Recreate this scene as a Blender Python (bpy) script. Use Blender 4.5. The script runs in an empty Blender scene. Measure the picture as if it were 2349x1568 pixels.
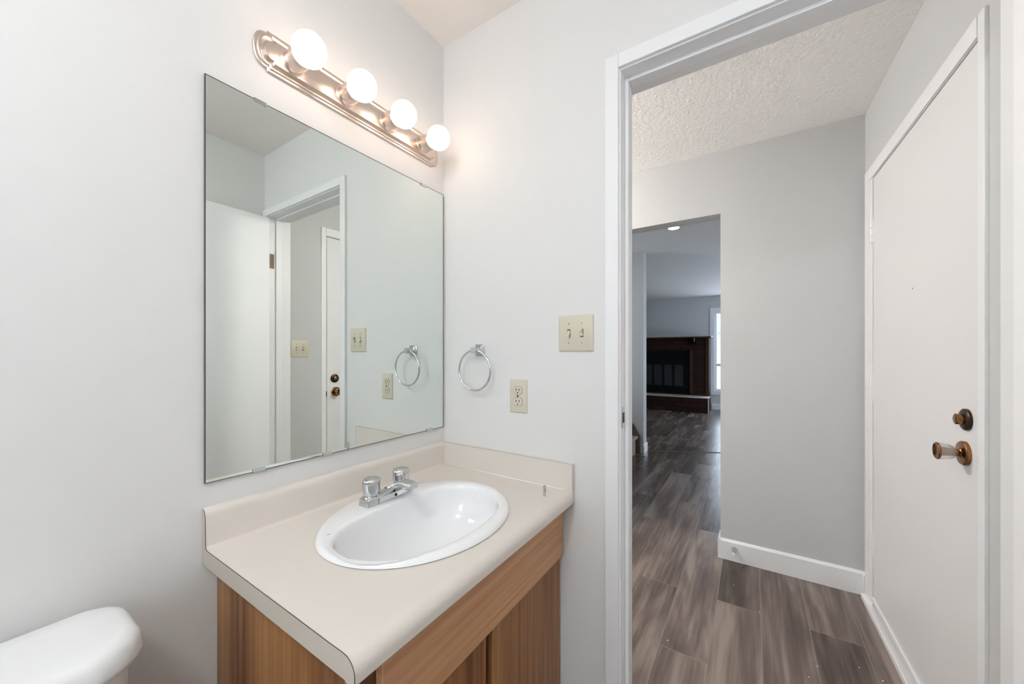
import bpy, bmesh, math, random
from mathutils import Vector, Matrix
random.seed(7)
S = bpy.context.scene
COL = S.collection
PI = math.pi

# ------------------------------------------------------------------ camera
CAM = Vector((-1.0785, -1.0219, 1.222))
YAW = 0.5759
cd = bpy.data.cameras.new('camera'); cam = bpy.data.objects.new('camera', cd); COL.objects.link(cam)
cd.sensor_width = 36.0; cd.lens = 849.04 / 2349 * 36.0
cd.shift_y = (808.4 - 784.0) / 2349.0
cd.clip_start = 0.02
cam.location = CAM; cam.rotation_euler = (PI / 2, 0, YAW - PI / 2)
S.camera = cam

# ------------------------------------------------------------------ look
S.view_settings.view_transform = 'Standard'
S.view_settings.look = 'None'
S.view_settings.gamma = 1.0
S.view_settings.use_curve_mapping = False
S.view_settings.exposure = 0.98
S.cycles.max_bounces = 12
S.cycles.diffuse_bounces = 8
S.cycles.glossy_bounces = 6
S.cycles.transparent_max_bounces = 12
S.cycles.caustics_reflective = True
S.cycles.caustics_refractive = False
S.cycles.sample_clamp_indirect = 6.0

# ------------------------------------------------------------------ overcast sky
W = bpy.data.worlds.new('overcast_sky'); S.world = W; W.use_nodes = True
bgn = W.node_tree.nodes['Background']
bgn.inputs[0].default_value = (0.80, 0.90, 1.0, 1); bgn.inputs[1].default_value = 4.2
WIN_LIGHT = 1.0

def portal(name, loc, rot, sx, sy):
    l = bpy.data.lights.new(name, 'AREA'); l.shape = 'RECTANGLE'; l.size = sx; l.size_y = sy
    l.cycles.is_portal = True
    o = bpy.data.objects.new(name, l); COL.objects.link(o); o.location = loc; o.rotation_euler = rot
    return o
portal('daylight_added_bath_window', (-2.43, -0.85, 1.675), (0, -PI / 2, 0), .75, .70)
portal('daylight_living_window', (8.13, -1.02, 1.23), (0, PI / 2, 0), 1.8, 1.36)
portal('daylight_added_side_window', (5.6, -3.45, 1.3), (PI / 2, 0, 0), 2.4, 1.8)

def lamp_light(name, loc, power, color, r, parent=None):
    l = bpy.data.lights.new(name, 'POINT'); l.energy = power; l.color = color; l.shadow_soft_size = r
    o = bpy.data.objects.new(name, l); COL.objects.link(o); o.location = loc
    return o
BULB_STRENGTH = 2.9
HALL_STRENGTH = 52.0
BATH_CEIL_STRENGTH = 21.5

# ------------------------------------------------------------------ materials
def new_mat(name):
    m = bpy.data.materials.new(name); m.use_nodes = True
    return m, m.node_tree, m.node_tree.nodes['Principled BSDF']
def pbr(name, col, rough=0.5, metal=0.0, bump=None, spec=0.5, coat=0.0, var=None):
    m, nt, b = new_mat(name)
    b.inputs['Base Color'].default_value = (*col, 1)
    b.inputs['Roughness'].default_value = rough
    b.inputs['Metallic'].default_value = metal
    b.inputs['Specular IOR Level'].default_value = spec
    b.inputs['Coat Weight'].default_value = coat
    tc = nt.nodes.new('ShaderNodeTexCoord')
    if var:
        n = nt.nodes.new('ShaderNodeTexNoise'); n.inputs['Scale'].default_value = var[0]; n.inputs['Detail'].default_value = 4
        r = nt.nodes.new('ShaderNodeMix'); r.data_type = 'RGBA'
        k = var[1]
        r.inputs[6].default_value = (col[0] * (1 - k), col[1] * (1 - k), col[2] * (1 - k), 1)
        r.inputs[7].default_value = (min(1, col[0] * (1 + k)), min(1, col[1] * (1 + k)), min(1, col[2] * (1 + k)), 1)
        nt.links.new(tc.outputs['Object'], n.inputs['Vector'])
        nt.links.new(n.outputs[0], r.inputs[0]); nt.links.new(r.outputs[2], b.inputs['Base Color'])
    if bump:
        n = nt.nodes.new('ShaderNodeTexNoise'); n.inputs['Scale'].default_value = bump[0]; n.inputs['Detail'].default_value = 3
        bp = nt.nodes.new('ShaderNodeBump'); bp.inputs['Strength'].default_value = bump[1]; bp.inputs['Distance'].default_value = bump[2]
        nt.links.new(tc.outputs['Object'], n.inputs['Vector'])
        nt.links.new(n.outputs[0], bp.inputs['Height']); nt.links.new(bp.outputs[0], b.inputs['Normal'])
    return m
def emit(name, col, s):
    m = bpy.data.materials.new(name); m.use_nodes = True; nt = m.node_tree
    b = nt.nodes['Principled BSDF']; b.inputs['Base Color'].default_value = (.9, .88, .85, 1)
    b.inputs['Roughness'].default_value = 0.25
    b.inputs['Emission Color'].default_value = (*col, 1); b.inputs['Emission Strength'].default_value = s
    return m
def wood(name, c1, c2, c3, axis, rough=0.42, scale=1.0):
    m, nt, b = new_mat(name); L = nt.links
    tc = nt.nodes.new('ShaderNodeTexCoord'); mp = nt.nodes.new('ShaderNodeMapping')
    sc = [70 * scale] * 3; sc[axis] = 1.3 * scale; mp.inputs['Scale'].default_value = sc
    L.new(tc.outputs['Object'], mp.inputs['Vector'])
    n1 = nt.nodes.new('ShaderNodeTexNoise'); n1.inputs['Scale'].default_value = 1.0; n1.inputs['Detail'].default_value = 6; n1.inputs['Roughness'].default_value = .62; n1.inputs['Distortion'].default_value = .35
    L.new(mp.outputs[0], n1.inputs['Vector'])
    mp2 = nt.nodes.new('ShaderNodeMapping'); s2 = [7 * scale] * 3; s2[axis] = .5 * scale; mp2.inputs['Scale'].default_value = s2
    L.new(tc.outputs['Object'], mp2.inputs['Vector'])
    n2 = nt.nodes.new('ShaderNodeTexNoise'); n2.inputs['Scale'].default_value = 1.0; n2.inputs['Detail'].default_value = 3
    L.new(mp2.outputs[0], n2.inputs['Vector'])
    mx = nt.nodes.new('ShaderNodeMath'); mx.operation = 'MULTIPLY_ADD'; mx.inputs[1].default_value = .55
    L.new(n1.outputs[0], mx.inputs[0])
    m2 = nt.nodes.new('ShaderNodeMath'); m2.operation = 'MULTIPLY'; m2.inputs[1].default_value = .45; L.new(n2.outputs[0], m2.inputs[0])
    L.new(m2.outputs[0], mx.inputs[2])
    cr = nt.nodes.new('ShaderNodeValToRGB'); e = cr.color_ramp.elements
    e[0].position = .38; e[0].color = (*c1, 1); e[1].position = .62; e[1].color = (*c3, 1)
    k = cr.color_ramp.elements.new(.5); k.color = (*c2, 1)
    L.new(mx.outputs[0], cr.inputs[0]); L.new(cr.outputs[0], b.inputs['Base Color'])
    b.inputs['Roughness'].default_value = rough
    return m
def plank_floor():
    m, nt, b = new_mat('plank_floor'); L = nt.links
    tc = nt.nodes.new('ShaderNodeTexCoord')
    mp = nt.nodes.new('ShaderNodeMapping'); mp.inputs['Location'].default_value = (0.21, 0.155, 0)
    L.new(tc.outputs['Object'], mp.inputs['Vector'])
    br = nt.nodes.new('ShaderNodeTexBrick'); br.offset = .37; br.offset_frequency = 2
    br.inputs['Scale'].default_value = 1; br.inputs['Brick Width'].default_value = 1.22; br.inputs['Row Height'].default_value = .18
    br.inputs['Mortar Size'].default_value = .0016; br.inputs['Mortar Smooth'].default_value = .3; br.inputs['Bias'].default_value = 0
    br.inputs['Color1'].default_value = (0, 0, 0, 1); br.inputs['Color2'].default_value = (1, 1, 1, 1); br.inputs['Mortar'].default_value = (.5, .5, .5, 1)
    L.new(mp.outputs[0], br.inputs['Vector'])
    # grain, shifted from plank to plank
    sh = nt.nodes.new('ShaderNodeVectorMath'); sh.operation = 'MULTIPLY_ADD'; sh.inputs[1].default_value = (3.7, 1.9, 5)
    L.new(br.outputs['Color'], sh.inputs[0]); L.new(tc.outputs['Object'], sh.inputs[2])
    mp2 = nt.nodes.new('ShaderNodeMapping'); mp2.inputs['Scale'].default_value = (1.5, 9, 1); L.new(sh.outputs[0], mp2.inputs['Vector'])
    n1 = nt.nodes.new('ShaderNodeTexNoise'); n1.inputs['Scale'].default_value = 1; n1.inputs['Detail'].default_value = 5; n1.inputs['Distortion'].default_value = .6
    L.new(mp2.outputs[0], n1.inputs['Vector'])
    mp3 = nt.nodes.new('ShaderNodeMapping'); mp3.inputs['Scale'].default_value = (3, 70, 1); L.new(sh.outputs[0], mp3.inputs['Vector'])
    n2 = nt.nodes.new('ShaderNodeTexNoise'); n2.inputs['Scale'].default_value = 1; n2.inputs['Detail'].default_value = 4
    L.new(mp3.outputs[0], n2.inputs['Vector'])
    a = nt.nodes.new('ShaderNodeMath'); a.operation = 'MULTIPLY'; a.inputs[1].default_value = .62; L.new(n1.outputs[0], a.inputs[0])
    a2 = nt.nodes.new('ShaderNodeMath'); a2.operation = 'MULTIPLY_ADD'; a2.inputs[1].default_value = .20; L.new(n2.outputs[0], a2.inputs[0]); L.new(a.outputs[0], a2.inputs[2])
    a3 = nt.nodes.new('ShaderNodeMath'); a3.operation = 'MULTIPLY_ADD'; a3.inputs[1].default_value = .15; L.new(br.outputs['Color'], a3.inputs[0]); L.new(a2.outputs[0], a3.inputs[2])
    cr = nt.nodes.new('ShaderNodeValToRGB'); e = cr.color_ramp.elements
    e[0].position = .35; e[0].color = (.050, .035, .029, 1); e[1].position = .62; e[1].color = (.245, .196, .170, 1)
    k = e.new(.48); k.color = (.120, .091, .076, 1)
    L.new(a3.outputs[0], cr.inputs[0])
    mx = nt.nodes.new('ShaderNodeMix'); mx.data_type = 'RGBA'; mx.inputs[7].default_value = (.21, .175, .15, 1)
    L.new(br.outputs['Fac'], mx.inputs[0]); L.new(cr.outputs[0], mx.inputs[6]); L.new(mx.outputs[2], b.inputs['Base Color'])
    b.inputs['Roughness'].default_value = .27
    bp = nt.nodes.new('ShaderNodeBump'); bp.inputs['Strength'].default_value = .12; bp.inputs['Distance'].default_value = .002
    L.new(n2.outputs[0], bp.inputs['Height']); L.new(bp.outputs[0], b.inputs['Normal'])
    return m
def brick_mat():
    m, nt, b = new_mat('dark_brick'); L = nt.links
    tc = nt.nodes.new('ShaderNodeTexCoord')
    sp = nt.nodes.new('ShaderNodeSeparateXYZ'); cb = nt.nodes.new('ShaderNodeCombineXYZ')
    ad = nt.nodes.new('ShaderNodeMath'); ad.operation = 'ADD'
    L.new(tc.outputs['Object'], sp.inputs[0]); L.new(sp.outputs[0], ad.inputs[0]); L.new(sp.outputs[1], ad.inputs[1])
    L.new(ad.outputs[0], cb.inputs[0]); L.new(sp.outputs[2], cb.inputs[1])
    br = nt.nodes.new('ShaderNodeTexBrick'); br.inputs['Scale'].default_value = 1
    br.inputs['Brick Width'].default_value = .3; br.inputs['Row Height'].default_value = .1; br.inputs['Mortar Size'].default_value = .006
    br.inputs['Color1'].default_value = (.034, .012, .007, 1); br.inputs['Color2'].default_value = (.022, .009, .006, 1); br.inputs['Mortar'].default_value = (.009, .005, .004, 1)
    L.new(cb.outputs[0], br.inputs['Vector']); L.new(br.outputs['Color'], b.inputs['Base Color'])
    b.inputs['Roughness'].default_value = .8; b.inputs['Specular IOR Level'].default_value = .2
    return m
def thin_glass(name, tint=(.95, .97, 1), gloss=.08):
    m = bpy.data.materials.new(name); m.use_nodes = True; nt = m.node_tree; nt.nodes.clear()
    o = nt.nodes.new('ShaderNodeOutputMaterial'); mx = nt.nodes.new('ShaderNodeMixShader')
    t = nt.nodes.new('ShaderNodeBsdfTransparent'); t.inputs[0].default_value = (*tint, 1)
    g = nt.nodes.new('ShaderNodeBsdfGlossy'); g.inputs['Roughness'].default_value = .02
    mx.inputs[0].default_value = gloss
    nt.links.new(t.outputs[0], mx.inputs[1]); nt.links.new(g.outputs[0], mx.inputs[2]); nt.links.new(mx.outputs[0], o.inputs[0])
    return m
def frosted_glass(name):
    m = bpy.data.materials.new(name); m.use_nodes = True; nt = m.node_tree; nt.nodes.clear()
    o = nt.nodes.new('ShaderNodeOutputMaterial'); mx = nt.nodes.new('ShaderNodeMixShader')
    t = nt.nodes.new('ShaderNodeBsdfTransparent'); t.inputs[0].default_value = (.95, .97, .97, 1)
    g = nt.nodes.new('ShaderNodeBsdfTranslucent'); g.inputs[0].default_value = (.93, .95, .95, 1)
    mx.inputs[0].default_value = .35
    nt.links.new(t.outputs[0], mx.inputs[1]); nt.links.new(g.outputs[0], mx.inputs[2]); nt.links.new(mx.outputs[0], o.inputs[0])
    return m
def clear_plastic():
    m, nt, b = new_mat('clear_acrylic')
    b.inputs['Base Color'].default_value = (.93, .90, .87, 1); b.inputs['Roughness'].default_value = .12
    b.inputs['Transmission Weight'].default_value = .75; b.inputs['IOR'].default_value = 1.3
    return m

M = dict(
    wall=pbr('wall_paint', (.715, .703, .695), .55, bump=(260, .05, .001)),
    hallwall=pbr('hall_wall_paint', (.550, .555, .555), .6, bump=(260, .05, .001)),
    ceil=pbr('ceiling_paint', (.86, .815, .775), .8),
    tceil=pbr('textured_ceiling', (.92, .905, .885), .85, bump=(55, .9, .006)),
    white=pbr('white_paint', (.80, .80, .81), .35),
    white2=pbr('white_door_paint', (.88, .88, .89), .45),
    entrypaint=pbr('entry_door_paint', (.74, .73, .73), .42),
    frame=pbr('window_vinyl', (.78, .80, .83), .35),
    floor=plank_floor(),
    counter=pbr('almond_laminate', (.690, .635, .580), .38, var=(3, .02)),
    endshade=pbr('almond_end_shaded', (.52, .465, .40), .45),  # counter almond darkened, the left end's shade put into the colour
    seam=pbr('dark_seam', (.09, .065, .05), .7),
    china=pbr('white_porcelain', (.84, .84, .85), .12, coat=.3),
    tank=pbr('toilet_porcelain', (.77, .77, .77), .15, coat=.3),
    chrome=pbr('chrome', (.60, .61, .62), .06, 1.0),
    nickel=pbr('brushed_nickel', (.70, .60, .54), .32, 1.0, bump=(300, .05, .001)),
    brass=pbr('antique_brass', (.27, .135, .055), .16, 1.0),
    bronze=pbr('dark_bronze', (.040, .025, .016), .33, .75),
    ivory=pbr('ivory_plastic', (.62, .565, .46), .35),
    black=pbr('black_metal', (.003, .003, .003), .5, spec=.15),
    dark=pbr('dark_slot', (.02, .017, .014), .6),
    brick=brick_mat(),
    brownwood=pbr('brown_trim_wood', (.045, .020, .012), .5, spec=.3),
    stone=pbr('pale_stone', (.42, .39, .36), .6),
    carpet=pbr('beige_carpet', (.36, .31, .265), .95, bump=(400, .7, .004)),
    skirt=pbr('stair_skirt_wood', (.11, .085, .07), .6),
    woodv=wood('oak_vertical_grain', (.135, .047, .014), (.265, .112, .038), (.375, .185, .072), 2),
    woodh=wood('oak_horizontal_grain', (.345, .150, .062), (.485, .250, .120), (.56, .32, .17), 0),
    snow=pbr('snow', (.88, .9, .93), .8, var=(.6, .06)),
    siding=pbr('pale_siding', (.24, .27, .31), .8),
    slate=pbr('grey_roof', (.14, .15, .17), .8),
    pane=thin_glass('window_pane'),
    fglass=frosted_glass('frosted_pane'),
    acrylic=clear_plastic(),
    bulb=emit('lit_bulb', (1.0, .79, .62), BULB_STRENGTH),
    hallbulb=emit('lit_added_hall_globe', (1.0, .955, .91), HALL_STRENGTH),
    bathglobe=emit('lit_added_bath_globe', (.94, .985, 1.0), BATH_CEIL_STRENGTH),
    spot=emit('lit_downlight', (1.0, .93, .84), 60.0),
    fireglass=pbr('smoked_fire_glass', (.010, .012, .015), .15, spec=.5),
    lightdot=pbr('plastic_white', (.8, .8, .78), .5),
)
def mirror_mat():
    m, nt, b = new_mat('mirror_silver')
    b.inputs['Base Color'].default_value = (.80, .845, .815, 1); b.inputs['Metallic'].default_value = 1; b.inputs['Roughness'].default_value = .0
    return m
M['mirror'] = mirror_mat()
M['glassedge'] = pbr('mirror_edge', (.05, .055, .05), .3)

# ------------------------------------------------------------------ helpers
WM = {}
def mw(o): return WM.get(o.name, Matrix.Identity(4))
def tag(o, label=None, cat=None, group=None, kind=None):
    if label: o['label'] = label
    if cat: o['category'] = cat
    if group: o['group'] = group
    if kind: o['kind'] = kind
    return o
def thing(name, loc, label, cat, group=None, kind=None, rotz=0):
    o = bpy.data.objects.new(name, None); COL.objects.link(o)
    o.location = loc; o.rotation_euler = (0, 0, rotz); o.empty_display_size = .05
    WM[o.name] = Matrix.Translation(loc) @ Matrix.Rotation(rotz, 4, 'Z')
    return tag(o, label, cat, group, kind)
def obj(name, bm, mat, parent=None, smooth=None, recalc=True, origin=None):
    """link a bmesh given in world coordinates as one object under its parent"""
    if recalc: bmesh.ops.recalc_face_normals(bm, faces=bm.faces)
    me = bpy.data.meshes.new(name)
    o = bpy.data.objects.new(name, me); COL.objects.link(o)
    if parent is not None:
        bmesh.ops.transform(bm, matrix=mw(parent).inverted(), verts=bm.verts)
        o.parent = parent; WM[o.name] = mw(parent).copy()
    elif origin is not None:
        bmesh.ops.translate(bm, vec=-Vector(origin), verts=bm.verts)
        o.location = origin; WM[o.name] = Matrix.Translation(origin)
    else:
        WM[o.name] = Matrix.Identity(4)
    bm.to_mesh(me); bm.free()
    me.materials.append(M[mat] if isinstance(mat, str) else mat)
    if smooth is not None:
        for p in me.polygons: p.use_smooth = True
        if smooth < 180:
            me.set_sharp_from_angle(angle=math.radians(smooth))
    return o
def box(bm, x0, x1, y0, y1, z0, z1, bev=0.0, seg=2):
    x0, x1 = sorted((x0, x1)); y0, y1 = sorted((y0, y1)); z0, z1 = sorted((z0, z1))
    v = [bm.verts.new((x, y, z)) for x in (x0, x1) for y in (y0, y1) for z in (z0, z1)]
    fs = [bm.faces.new([v[i] for i in q]) for q in ((0, 1, 3, 2), (4, 6, 7, 5), (0, 4, 5, 1), (2, 3, 7, 6), (0, 2, 6, 4), (1, 5, 7, 3))]
    if bev > 0:
        es = list({e for f in fs for e in f.edges})
        bmesh.ops.recalc_face_normals(bm, faces=fs)
        bmesh.ops.bevel(bm, geom=es, offset=bev, segments=seg, affect='EDGES', profile=.5)
    return bm
def B(*a, **k):
    bm = bmesh.new(); box(bm, *a, **k); return bm
def loft(bm, rings, cap0=True, cap1=True, closed=False):
    vr = [[bm.verts.new(p) for p in r] for r in rings]
    n = len(vr[0]); m = len(vr)
    for i in range(m if closed else m - 1):
        a, b = vr[i], vr[(i + 1) % m]
        for j in range(n):
            k = (j + 1) % n
            bm.faces.new((a[j], a[k], b[k], b[j]))
    if not closed:
        if cap0: bm.faces.new(vr[0][::-1])
        if cap1: bm.faces.new(vr[-1])
    return bm
def axes(d):
    d = Vector(d).normalized(); u = d.cross(Vector((0, 0, 1)))
    if u.length < 1e-4: u = Vector((1, 0, 0))
    u.normalize(); return d, u, u.cross(d).normalized()
def lathe(bm, c, d, prof, n=32, cap0=True, cap1=True):
    """prof: list of (t along d, radius)"""
    d, u, w = axes(d); c = Vector(c)
    rings = [[c + d * t + (u * math.cos(2 * PI * j / n) + w * math.sin(2 * PI * j / n)) * max(r, 1e-5) for j in range(n)] for t, r in prof]
    return loft(bm, rings, cap0, cap1)
def LA(*a, **k):
    bm = bmesh.new(); lathe(bm, *a, **k); return bm
def tube(bm, pts, r, n=10, closed=False):
    pts = [Vector(p) for p in pts]; rings = []; up = None
    m = len(pts)
    for i, p in enumerate(pts):
        if closed: t = pts[(i + 1) % m] - pts[i - 1]
        else: t = pts[min(i + 1, m - 1)] - pts[max(i - 1, 0)]
        t.normalize()
        if up is None:
            up = t.cross(Vector((0, 0, 1)))
            if up.length < .1: up = t.cross(Vector((1, 0, 0)))
        up = (up - t * up.dot(t)).normalized(); w = t.cross(up)
        rings.append([p + (up * math.cos(2 * PI * j / n) + w * math.sin(2 * PI * j / n)) * r for j in range(n)])
    return loft(bm, rings, closed=closed)
def T(*a, **k):
    bm = bmesh.new(); tube(bm, *a, **k); return bm
def sellipse(cx, cy, a, b, z, n=64, e=2.0, eb=None, bb=None):
    out = []
    for j in range(n):
        t = 2 * PI * j / n; c, s = math.cos(t), math.sin(t)
        ex = (eb if (eb and s > 0) else e); by = (bb if (bb and s > 0) else b)
        out.append(Vector((cx + a * math.copysign(abs(c) ** (2 / ex), c), cy + by * math.copysign(abs(s) ** (2 / ex), s), z)))
    return out
def extrude_poly(bm, pts, vec):
    vec = Vector(vec)
    return loft(bm, [[Vector(p) for p in pts], [Vector(p) + vec for p in pts]])
def struct(name, bm, mat, smooth=None):
    o = obj(name, bm, mat, smooth=smooth); o['kind'] = 'structure'; return o
def boolean_cut(o, cutter_bm):
    me = bpy.data.meshes.new('cut'); cutter_bm.to_mesh(me); cutter_bm.free()
    c = bpy.data.objects.new('cut', me); COL.objects.link(c)
    md = o.modifiers.new('b', 'BOOLEAN'); md.operation = 'DIFFERENCE'; md.object = c; md.solver = 'EXACT'
    bpy.context.view_layer.update()
    dg = bpy.context.evaluated_depsgraph_get()
    nm = bpy.data.meshes.new_from_object(o.evaluated_get(dg))
    o.modifiers.clear(); old = o.data; o.data = nm; bpy.data.meshes.remove(old)
    bpy.data.objects.remove(c); bpy.data.meshes.remove(me)

CZ = 2.425       # ceiling
WT = 0.12        # bath / hall wall thickness
DL, DR = -0.700, -1.455    # bath doorway between jambs
DH = 2.045
LX0, LX1, LY0, LY1 = 1.57, 8.0, -3.5, 2.6   # living room
HX = 1.46        # far hall wall face
HY1 = 1.6
ANG = math.radians(1.34)
EW = Vector((HX, -1.5, 0)); ET = Vector((-math.cos(ANG), -math.sin(ANG), 0)); EN = Vector((-ET.y, ET.x, 0))
if EN.y < 0: EN = -EN
def ent(s, d, z):   # entry wall: s along it from the far corner, d out into the hall
    p = EW + ET * s + EN * d; return Vector((p.x, p.y, z))
def ebox(bm, s0, s1, d0, d1, z0, z1, bev=0):
    t = bmesh.new(); box(t, s0, s1, d0, d1, z0, z1, bev=bev)
    mt = Matrix(((ET.x, EN.x, 0, EW.x), (ET.y, EN.y, 0, EW.y), (0, 0, 1, 0), (0, 0, 0, 1)))
    bmesh.ops.transform(t, matrix=mt, verts=t.verts)
    me = bpy.data.meshes.new('t'); t.to_mesh(me); t.free(); bm.from_mesh(me); bpy.data.meshes.remove(me)
    return bm
def EB(*a, **k):
    bm = bmesh.new(); ebox(bm, *a, **k); return bm

# ================================================================== SETTING
BX0 = -2.4; BS = -1.50
struct('floor', B(BX0 - .1, LX1 + .1, LY0 - .1, LY1 + .1, -.12, 0), 'floor')
struct('ceiling', B(BX0 - .1, 0.0, BS - .02, .1, CZ, CZ + .1), 'ceil')
bm = B(0.0, HX + .002, -1.75, HY1 + .1, CZ, CZ + .1)
struct('ceiling_hall', bm, 'tceil')
struct('ceiling_living', B(HX + .002, LX1 + .1, LY0 - .1, LY1 + .1, CZ + .02, CZ + .12), 'ceil')
struct('wall_mirror', B(BX0 - .1, 0.0, 0.0, .1, 0, CZ), 'wall')
# wall with the bath doorway
bm = bmesh.new()
box(bm, 0, WT, DL + .018, HY1, 0, CZ); box(bm, 0, WT, BS - .12, DR - .018, 0, CZ); box(bm, 0, WT, DR - .018, DL + .018, DH + .018, CZ)
struct('wall_doorway', bm, 'wall')
struct('wall_south', B(BX0 - .1, 0, BS - .12, BS, 0, CZ), 'wall')
# west wall with the opening for the added, unseen window
wy0, wy1, wz0, wz1 = -1.20, -.50, 1.30, 2.05
bm = bmesh.new()
box(bm, BX0 - .1, BX0, BS, wy0, 0, CZ); box(bm, BX0 - .1, BX0, wy1, 0, 0, CZ)
box(bm, BX0 - .1, BX0, wy0, wy1, 0, wz0); box(bm, BX0 - .1, BX0, wy0, wy1, wz1, CZ)
struct('wall_west', bm, 'wall')
w = thing('added_bath_window', (BX0, -.85, wz0), 'unseen frosted window added in the west wall to light the bathroom', 'window', kind='structure')  # added window, out of view, brings daylight in from the west
bm = bmesh.new()
for a in ((wy0, wy0 + .05, wz0, wz1), (wy1 - .05, wy1, wz0, wz1), (wy0 + .05, wy1 - .05, wz0, wz0 + .05), (wy0 + .05, wy1 - .05, wz1 - .05, wz1)):
    box(bm, BX0 - .07, BX0 - .01, *a, bev=.004)
obj('window_frame', bm, 'frame', w)
obj('window_pane', B(BX0 - .045, BX0 - .040, wy0 + .05, wy1 - .05, wz0 + .05, wz1 - .05), 'fglass', w)

# hall
bm = bmesh.new()
box(bm, HX, LX0, -1.75, -.862, 0, CZ + .02)
box(bm, HX, LX0, -.862, -.08, 2.055, CZ + .02); box(bm, HX, LX0, -.08, HY1, 0, CZ + .02)
struct('wall_hall_far', bm, 'hallwall')
struct('wall_hall_end', B(0, LX0, HY1, HY1 + .1, 0, CZ), 'hallwall')
# entry wall, a touch out of square, with the door opening
es0, es1, ez1 = .145, 1.062, 2.052
bm = bmesh.new()
ebox(bm, -.02, es0, -.12, 0, 0, CZ); ebox(bm, es1, 1.36, -.12, 0, 0, CZ); ebox(bm, es0, es1, -.12, 0, ez1, CZ)
struct('wall_hall_entry', bm, 'hallwall')

# baseboards
def profile_board(bm, p0, p1, n, h=.118, t=.013):
    """board from p0 to p1 standing against a wall whose outward normal is n"""
    p0, p1, n = Vector(p0), Vector(p1), Vector(n).normalized(); z = Vector((0, 0, 1))
    pr = [(0, 0), (t, 0), (t, h - .012), (t * .45, h - .002), (0, h)]
    loft(bm, [[p + n * a + z * b for a, b in pr] for p in (p0, p1)])
bm = bmesh.new()
profile_board(bm, (HX, -1.499, 0), (HX, -.862, 0), (-1, 0, 0))
profile_board(bm, (HX - .013, -.862, 0), (LX0 + .013, -.862, 0), (0, 1, 0))
struct('baseboard_hall', bm, 'white')
bm = bmesh.new(); profile_board(bm, ent(0.013, 0, 0), ent(.038, 0, 0), EN)
struct('baseboard_entry', bm, 'white')
bm = bmesh.new(); profile_board(bm, (BX0, 0, 0), (-.76, 0, 0), (0, -1, 0), h=.085); profile_board(bm, (BX0, BS, 0), (0, BS, 0), (0, 1, 0), h=.085)
struct('baseboard_bathroom', bm, 'white')

# living room shell
bm = bmesh.new()
ly0, ly1, lz0, lz1 = -1.70, -.335, .40, 2.10
box(bm, LX1, LX1 + .1, LY0, ly0, 0, CZ + .02); box(bm, LX1, LX1 + .1, ly1, LY1, 0, CZ + .02)
box(bm, LX1, LX1 + .1, ly0, ly1, 0, lz0); box(bm, LX1, LX1 + .1, ly0, ly1, lz1, CZ + .02)
struct('wall_living_far', bm, 'hallwall')
sx0, sx1, sz0, sz1 = 4.4, 6.8, .4, 2.2
bm = bmesh.new()
box(bm, LX0, sx0, LY0 - .1, LY0, 0, CZ + .02); box(bm, sx1, LX1 + .1, LY0 - .1, LY0, 0, CZ + .02)
box(bm, sx0, sx1, LY0 - .1, LY0, 0, sz0); box(bm, sx0, sx1, LY0 - .1, LY0, sz1, CZ + .02)
struct('wall_living_side', bm, 'hallwall')
struct('wall_living_north', B(HX, LX1 + .1, LY1, LY1 + .1, 0, CZ + .02), 'hallwall')
struct('wall_living_south_west', B(HX, LX0, LY0 - .1, -1.75, 0, CZ + .02), 'hallwall')
struct('wall_stair', B(3.55, 3.70, .085, LY1, 0, CZ + .02), 'hallwall')
bm = bmesh.new(); profile_board(bm, (3.55 - .012, .085, 0), (3.712, .085, 0), (0, -1, 0), h=.11); profile_board(bm, (3.70, .072, 0), (3.70, LY1, 0), (1, 0, 0), h=.11)
struct('baseboard_stair', bm, 'white')
bm = bmesh.new(); profile_board(bm, (LX1, -.29, 0), (LX1, LY0, 0), (-1, 0, 0), h=.12)
struct('baseboard_living', bm, 'white')
a, b = Vector((3.712, .04, 0)), Vector((4.9, -2.25, 0)); n = (b - a).cross(Vector((0, 0, 1))).normalized() * .010
bm = bmesh.new(); extrude_poly(bm, [a - n, a + n, b + n, b - n], (0, 0, .004))
struct('trim_5', bm, 'seam')

def living_window(name, c, label, is_x):
    w = thing(name, c, label, 'window', kind='structure')
    return w
w = thing('window_1', (LX1, -1.0, lz0), 'tall white framed window beside the dark brick fireplace', 'window', kind='structure')
bm = bmesh.new()
for q in ((ly0, ly0 + .045, lz0, lz1), (ly1 - .045, ly1, lz0, lz1), (ly0 + .045, ly1 - .045, lz0, lz0 + .045), (ly0 + .045, ly1 - .045, lz1 - .045, lz1), (ly0 + .045, ly1 - .045, .93, .985)):
    box(bm, LX1 + .01, LX1 + .07, *q, bev=.004)
for q in ((-1.04, -.99, lz0 + .045, .93), (-1.04, -.99, .985, lz1 - .045)): box(bm, LX1 + .012, LX1 + .068, *q)
obj('window_frame', bm, 'frame', w)
bm = bmesh.new()
cas = .085
for q in ((ly0 - cas, ly0, lz0 - cas, lz1 + cas), (ly1, ly1 + cas, lz0 - cas, lz1 + cas), (ly0, ly1, lz0 - cas, lz0), (ly0, ly1, lz1, lz1 + cas)):
    box(bm, LX1 - .016, LX1, *q, bev=.003)
obj('window_casing', bm, 'frame', w)
for q in ((ly1 - .045, -.99, .985, lz1 - .045), (-1.04, ly0 + .045, .985, lz1 - .045), (ly1 - .045, -.99, lz0 + .045, .93), (-1.04, ly0 + .045, lz0 + .045, .93)):
    obj('window_pane', B(LX1 + .038, LX1 + .042, *q), 'pane', w)
w = thing('added_side_window', (5.6, LY0, sz0), 'unseen wide side window added to light the living room', 'window', kind='structure')  # added window, out of view, gives the living room its side light
bm = bmesh.new()
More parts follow.
